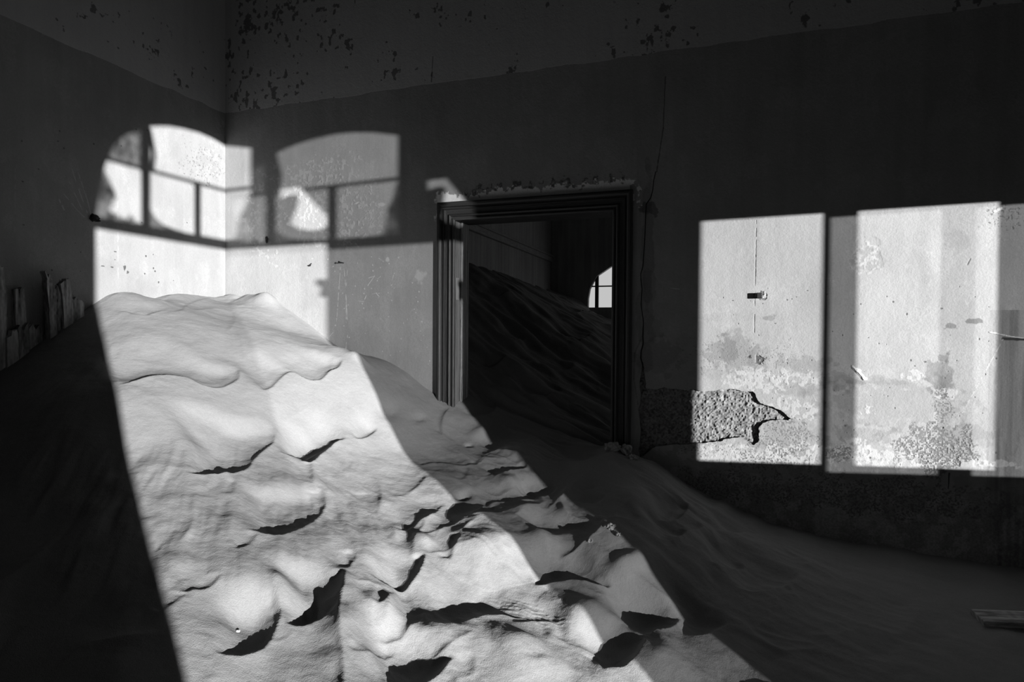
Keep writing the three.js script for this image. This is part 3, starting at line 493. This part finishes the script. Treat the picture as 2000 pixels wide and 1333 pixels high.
step([[1430, 1150], [1480, 1160], [1530, 1150], [1570, 1130]], 0.25, 0.1);
step([[1380, 1100], [1420, 1110], [1460, 1095]], 0.2, 0.08);
step([[1560, 1240], [1620, 1250], [1680, 1230]], 0.25, 0.06);
step([[1660, 1110], [1720, 1120], [1760, 1110]], 0.2, 0.05);
// beyond the door
step([[915, 700], [950, 715], [975, 712], [990, 700]], 0.3, 0.12);
step([[1000, 690], [1050, 710], [1090, 720], [1130, 715]], 0.4, 0.16);
step([[960, 640], [1000, 660], [1030, 650]], 0.4, 0.12);
step([[1080, 650], [1120, 665], [1160, 660]], 0.4, 0.14);
step([[985, 760], [1020, 775], [1060, 780], [1100, 775]], 0.3, 0.12);
step([[1100, 600], [1130, 612], [1160, 615]], 0.5, 0.1);
step([[930, 560], [960, 575], [1000, 580]], 0.5, 0.1);
for (const [u, v, a, b, d, t] of [[600, 820, 0.25, 0.2, 0.02, 0.4], [420, 680, 0.2, 0.2, 0.015, 0], [690, 1000, 0.2, 0.15, 0.015, 0.3], [560, 640, 0.15, 0.15, 0.01, 0], [760, 800, 0.06, 0.1, 0.02, 0.3], [720, 830, 0.07, 0.08, 0.02, 0], [820, 815, 0.03, 0.06, 0.015, 0.3], [915, 870, 0.02, 0.03, 0.02, 0.2], [905, 968, 0.03, 0.05, 0.03, 0.4], [790, 1150, 0.15, 0.08, 0.03, 0.3],
  [960, 1075, 0.13, 0.17, -0.055, 0.5], [1150, 1210, 0.12, 0.13, -0.05, 0.5], [1000, 1270, 0.17, 0.13, -0.05, 0.3], [1070, 1055, 0.09, 0.13, -0.04, 0.4], [1000, 945, 0.08, 0.07, -0.03, 0.3], [1230, 1110, 0.06, 0.16, -0.04, 0.6], [1220, 980, 0.12, 0.2, -0.04, 0.5], [740, 1190, 0.1, 0.12, -0.03, 0.4], [860, 1240, 0.1, 0.1, -0.03, 0.3], [1290, 1290, 0.12, 0.14, -0.05, 0.4], [830, 1060, 0.07, 0.05, -0.02, 0.3], [940, 850, 0.06, 0.1, -0.03, 0.4],
  [222, 568, 0.14, 0.07, -0.03, 0], [308, 580, 0.1, 0.1, 0.025, 0], [365, 575, 0.1, 0.06, -0.02, 0], [420, 578, 0.06, 0.06, 0.02, 0], [517, 584, 0.1, 0.06, -0.045, 0], [465, 578, 0.05, 0.05, 0.02, 0], [700, 700, 0.08, 0.05, -0.03, 0]]) dent([u, v], a, b, d, t);
// runnels, slumped sheets and grain-scale unevenness
for (let j = 0; j < NZG; j++) for (let i = 0; i < NX; i++) {
  const x = gx[i], z = gz[j], far = z < -0.2, ox = far ? 0.9 : -0.6, oz = far ? -3.2 : -0.7, rad = Math.hypot(x - ox, z - oz), ang = Math.atan2(z - oz, x - ox);
  const lump = fbm(x * 4.2 + 3, z * 4.2, 3), m = smooth(-0.1, 0.3, fbm(x * 2.1 + 9, z * 2.1 - 4, 3)) * (0.18 + 0.82 * smooth(1.8, 3.0, rad));
  const ph = 0.5 * noise(x * 6, z * 6), low = smooth(2.3, 3.3, rad), runs = fbm(ang * 40 + ph, rad * 2.6, 3), sheets = fbm(ang * 14 + ph + 4, rad * 1.8 + 7, 3), fine = fbm(ang * 105 + ph, rad * 3.2 + 3, 3);
  const slab = 1 - Math.abs(2.4 * fbm(ang * 11 + 0.8 * ph + 2, rad * 3.4 + 1.5, 3));
  let d = 0.013 * lump + m * ((0.004 + 0.006 * low) * runs + (0.006 + 0.008 * low) * sheets + 0.005 * low * fine) + 0.0016 * fbm(x * 30, z * 30, 3) + 0.005 * smooth(1.7, 1.0, rad) * fbm(x * 14, z * 14, 3) + 0.0004 * noise(x * 130, z * 130);
  if (!far) d += smooth(1.7, 2.6, x) * (0.014 * slab + 0.006 * runs + 0.004 * fine) * smooth(5.0, 3.8, x);
  if (far) d += 0.085 * fbm((ang) * rad * 4, rad * 1.6, 4) + 0.02 * lump;
  hgt[j * NX + i] += d;
}
{ // ledges of a slumped crust near the front
  const [cx, cz] = onSand(1035, 1195);
  for (let j = find(gz, cz - 0.4); j <= find(gz, cz + 0.4); j++) for (let i = find(gx, cx - 0.5); i <= find(gx, cx + 0.5); i++) {
    const x = gx[i] - cx, z = gz[j] - cz, a = smooth(1, 0.4, Math.hypot(x / 0.2, z / 0.07)), q = (z * 1.0 + 0.15 * x + 0.012 * noise(x * 22, z * 22)) / 0.02;
    hgt[j * NX + i] += a * 0.003 * ((q - Math.floor(q)) - 0.5);
  }
}
const sandAt = (x, z) => { const i = clamp(find(gx, x), 1, NX - 1), j = clamp(find(gz, z), 1, NZG - 1), u = (x - gx[i - 1]) / (gx[i] - gx[i - 1]), v = (z - gz[j - 1]) / (gz[j] - gz[j - 1]), o = (j - 1) * NX + i - 1; return mix(mix(hgt[o], hgt[o + 1], u), mix(hgt[o + NX], hgt[o + NX + 1], u), v); };
{
  const pos = new Float32Array(NX * NZG * 3), uv = new Float32Array(NX * NZG * 2), idx = [];
  for (let j = 0; j < NZG; j++) for (let i = 0; i < NX; i++) { const k = j * NX + i; pos[3 * k] = gx[i]; pos[3 * k + 1] = hgt[k]; pos[3 * k + 2] = gz[j]; uv[2 * k] = gx[i] / 0.6; uv[2 * k + 1] = gz[j] / 0.6; }
  for (let j = 0; j + 1 < NZG; j++) for (let i = 0; i + 1 < NX; i++) {
    const x = (gx[i] + gx[i + 1]) / 2, z = (gz[j] + gz[j + 1]) / 2;
    if (z < 0 && z > -TH && (x < DL - 0.01 || x > DR + 0.01)) continue;   // inside the back wall
    if (z <= -TH && x < FX - 0.01) continue;
    const a = j * NX + i, b = a + 1, c = a + NX, d = c + 1; idx.push(a, c, b, b, c, d);
  }
  const g = new THREE.BufferGeometry(); g.setAttribute('position', new THREE.BufferAttribute(pos, 3)); g.setAttribute('uv', new THREE.BufferAttribute(uv, 2)); g.setIndex(idx); g.computeVertexNormals();
  const p = new Paint(1024, 1024, 0.6, 0.6);
  const tile = (x, y, f) => { const per = Math.round(0.6 * f); const u = x / 0.6 * per, v = y / 0.6 * per, i = Math.floor(u), j = Math.floor(v), a = u - i, b = v - j, hh = (m, n) => hash((m % per + per) % per + f, (n % per + per) % per); return mix(mix(hh(i, j), hh(i + 1, j), a), mix(hh(i, j + 1), hh(i + 1, j + 1), a), b) * 2 - 1; };
  p.base((x, y) => { const s = tile(x, y, 800) * 0.6 + tile(x, y, 420) * 0.4 + 0.3 * tile(x, y, 160); return [0.285 * (1 + 0.11 * s + 0.03 * tile(x, y, 24)), 0.3 * s + 0.12 * tile(x, y, 70)]; });
  const m = new THREE.MeshStandardMaterial({ roughness: 1, bumpScale: 0.0016, ...p.maps() }); m.map.wrapS = m.map.wrapT = m.bumpMap.wrapS = m.bumpMap.wrapT = THREE.RepeatWrapping;
  tag(mesh('sand_drift', g, m), 'pale drift of trodden sand banked against the walls and through the doorway', 'sand', null, 'stuff');
}

// ------------------------------------------------------------------ small things
{ // splintered boards still standing along the left wall; outlines in the pixels of a view of the wall 6.667 times enlarged
  const at = (a, b, x) => { const p = onX(a / 6.667, 500 + b / 6.667, x); return [p.z, p.y]; };
  const B = [
    ['widest and tallest splintered board, cut off by the left edge of the picture', 0.02, 0.035, [[-150, 100], [5, 125], [22, 150], [45, 140], [60, 300], [75, 430], [95, 600], [100, 720], [85, 1000], [80, 1500], [-150, 1500]]],
    ['dark twin-spiked board standing behind the low pale boards', 0.006, 0.03, [[200, 440], [215, 430], [240, 432], [252, 520], [262, 440], [278, 425], [290, 405], [300, 430], [312, 418], [325, 560], [340, 700], [352, 900], [350, 1300], [215, 1300], [205, 700]]],
    ['short pale board low down beside the widest one', 0.04, 0.03, [[95, 1070], [120, 1055], [150, 1040], [160, 970], [190, 985], [215, 960], [240, 1000], [262, 1250], [262, 1500], [95, 1500]]],
    ['short board with a notched top, right of the short pale one', 0.045, 0.028, [[222, 960], [245, 930], [262, 900], [280, 945], [300, 960], [320, 950], [345, 905], [370, 870], [380, 1080], [385, 1450], [255, 1450], [240, 1000]]],
    ['lowest stub of board between the two groups of planks', 0.03, 0.03, [[380, 955], [405, 915], [425, 890], [450, 930], [470, 960], [490, 935], [510, 900], [530, 950], [552, 985], [565, 1350], [395, 1350]]],
    ['splintered plank with two thin shards leaning from its top, first of the right group', 0.055, 0.04, [[612, 335], [618, 300], [584, 205], [596, 195], [634, 290], [640, 238], [650, 245], [690, 335], [708, 350], [718, 440], [742, 600], [748, 1300], [660, 1300], [645, 700], [625, 500]]],
    ['narrow plank wedged in the middle of the right group', 0.045, 0.03, [[705, 450], [728, 420], [755, 385], [770, 440], [792, 500], [805, 640], [820, 850], [822, 1250], [745, 1250], [735, 800], [718, 600]]],
    ['plank with a jagged tip, second tallest of the right group of planks', 0.05, 0.035, [[790, 365], [812, 350], [835, 322], [850, 330], [866, 296], [880, 310], [895, 294], [910, 340], [922, 410], [945, 560], [955, 740], [955, 1150], [840, 1150], [830, 700], [812, 500]]],
    ['last low stub of plank, just clear of the sand', 0.04, 0.03, [[942, 560], [965, 575], [992, 535], [1002, 575], [1020, 562], [1042, 575], [1065, 580], [1085, 605], [1098, 645], [1100, 1000], [950, 1000]]]];
  B.forEach(([label, x, t, pts], i) => {
    const r = seeded(40 + i), q = pts.map(p => at(p[0], p[1], x + t)).map(([z, y]) => [z, y]);
    const fine = []; q.forEach((p, k) => { const n = q[(k + 1) % q.length]; fine.push(p); const L = Math.hypot(n[0] - p[0], n[1] - p[1]); if (L > 0.06 && p[1] > 1) { const m = Math.floor(L / 0.03); for (let s = 1; s < m; s++) fine.push([mix(p[0], n[0], s / m) + 0.004 * (r() - 0.5), mix(p[1], n[1], s / m)]); } });
    const g = metricUV(slabX(fine, [], x, x + t), (X, y, z) => [z + X + i * 0.13, y]);
    const o = mesh(i ? 'splintered_board_' + String(i).padStart(3, '0') : 'splintered_board', g, woodGrey);
    tag(o, label, 'board', 'splintered boards standing along the left wall');
  });
}
function lump(name, pos, r, seed, material, squash = [1, 1, 1]) {
  const g = new THREE.IcosahedronGeometry(r, 3), p = g.attributes.position, v = new THREE.Vector3();
  for (let i = 0; i < p.count; i++) { v.fromBufferAttribute(p, i); const d = v.clone().normalize(), f = 0.95 + 0.9 * fbm(d.x * 2.3 + seed * 7, d.y * 2.3 + d.z * 2.9 + seed, 4); v.multiplyScalar(f); p.setXYZ(i, Math.round(v.x / r * 5) / 5 * r * 0.35 * squash[0] + v.x * 0.65 * squash[0], v.y * squash[1], v.z * squash[2]); }
  g.computeVertexNormals(); const o = mesh(name, g, material); o.position.set(...pos); o.rotation.y = seed; return o;
}
const limeMat = new THREE.MeshStandardMaterial({ color: 0x8e8e8e, roughness: 1 }), clodMat = new THREE.MeshStandardMaterial({ color: 0x808080, roughness: 1 });
const onto = (u, v, up = 0) => { const [x, z] = onSand(u, v); return [x, sandAt(x, z) + up, z]; };
tag(lump('plaster_chunk', onto(1197, 878, 0.012), 0.04, 1, limeMat, [1.2, 0.7, 1]), 'pale plaster chunk at the foot of the right door casing', 'rubble', 'fallen plaster by the door');
tag(lump('plaster_chunk_001', onto(1222, 882, 0.01), 0.035, 2, limeMat, [1.1, 0.8, 0.8]), 'middle plaster chunk of the three, just right of the door casing foot', 'rubble', 'fallen plaster by the door');
tag(lump('plaster_chunk_002', onto(1236, 900, 0.006), 0.022, 3, limeMat), 'small plaster chunk lowest of the three beside the door', 'rubble', 'fallen plaster by the door');
tag(lump('sand_clod', onto(1192, 1040, 0.006), 0.018, 4, clodMat, [1.3, 0.8, 1]), 'larger pale clod of crusted sand on the lit strip of slope', 'clod', 'clods of crusted sand');
tag(lump('sand_clod_001', onto(1206, 1053, 0.004), 0.012, 5, clodMat, [1.2, 0.8, 1]), 'smaller clod of crusted sand below the larger pale one', 'clod', 'clods of crusted sand');
tag(lump('sand_clod_002', onto(1152, 1065, 0.004), 0.012, 6, clodMat, [1, 0.8, 1]), 'lone small clod of sand to the lower left of the other two', 'clod', 'clods of crusted sand');
tag(lump('lime_chip', onto(464, 1190, 0.001), 0.0045, 7, new THREE.MeshStandardMaterial({ color: 0xa8a8a8, roughness: 0.9 }), [1.3, 0.8, 1]), 'tiny white chip lying on the sand between two shadowed footprints', 'chip');
{ const [x, y] = WB(1484, 578);                                         // iron stub driven into the back wall
  const o = group('iron_stub'); o.position.set(x, y, 0);
  mesh('stub', rbox(-0.016, 0.010, -0.015, 0.015, -0.03, 0.032, 0.003), iron, o);
  mesh('broken_plug', lump('plug', [0, 0, 0], 0.012, 8, clodMat, [1, 1.3, 0.4]).geometry.clone().translate(0.02, 0.003, 0), limeMat, o); scene.remove(scene.getObjectByName('plug'));
  tag(o, 'square iron stub set in the wall inside the left sunlit panel right of the door', 'iron stub'); }
function nail(name, p, dir, len, label, r = 0.0035) {
  const g = new THREE.CylinderGeometry(r, r * 0.8, len, 8).translate(0, len / 2 - 0.012, 0), h = new THREE.CylinderGeometry(r * 1.9, r * 1.9, 0.003, 10).translate(0, len - 0.012, 0);
  const o = mesh(name, mergeGeometries([g, h]), iron); o.position.copy(p); o.quaternion.setFromUnitVectors(new THREE.Vector3(0, 1, 0), dir.clone().normalize());
  return tag(o, label, 'nail', 'nails in the wall');
}
nail('nail', onZ(671, 514), new THREE.Vector3(-0.1, 0.05, 1), 0.06, 'bent nail above the long scratches left of the door');
nail('nail_001', onZ(608, 515), new THREE.Vector3(0.1, -0.5, 0.6), 0.035, 'short nail in the bright patch of the back wall, near the corner');
tag(lump('wall_plug', (p => [0.006, p.y, p.z])(onX(182, 427)), 0.026, 9, iron, [0.5, 0.75, 1]), 'ragged dark plug in the left wall beside the sunlit window shape', 'wall plug');
tag(lump('hook_stub', (p => [p.x, p.y, 0.004])(onZ(522, 468)), 0.018, 10, iron, [0.45, 1.2, 0.5]), 'small dark iron stub on the back wall under the broken pane shape', 'iron stub');
{ const [x, z] = onSand(1950, 1216);                                     // board half buried at the right
  const o = mesh('plank', metricUV(rbox(-0.13, 0.13, -0.012, 0.012, -0.05, 0.05, 0.003), (a, b, c) => [c + b, a]), woodGrey); o.position.set(x + 0.05, sandAt(x, z) + 0.012, z); o.rotation.set(0.06, 0.15, 0.04);
  tag(o, 'short grey plank lying on the sand in the dark right corner', 'plank'); }
renderer.render(scene, camera);
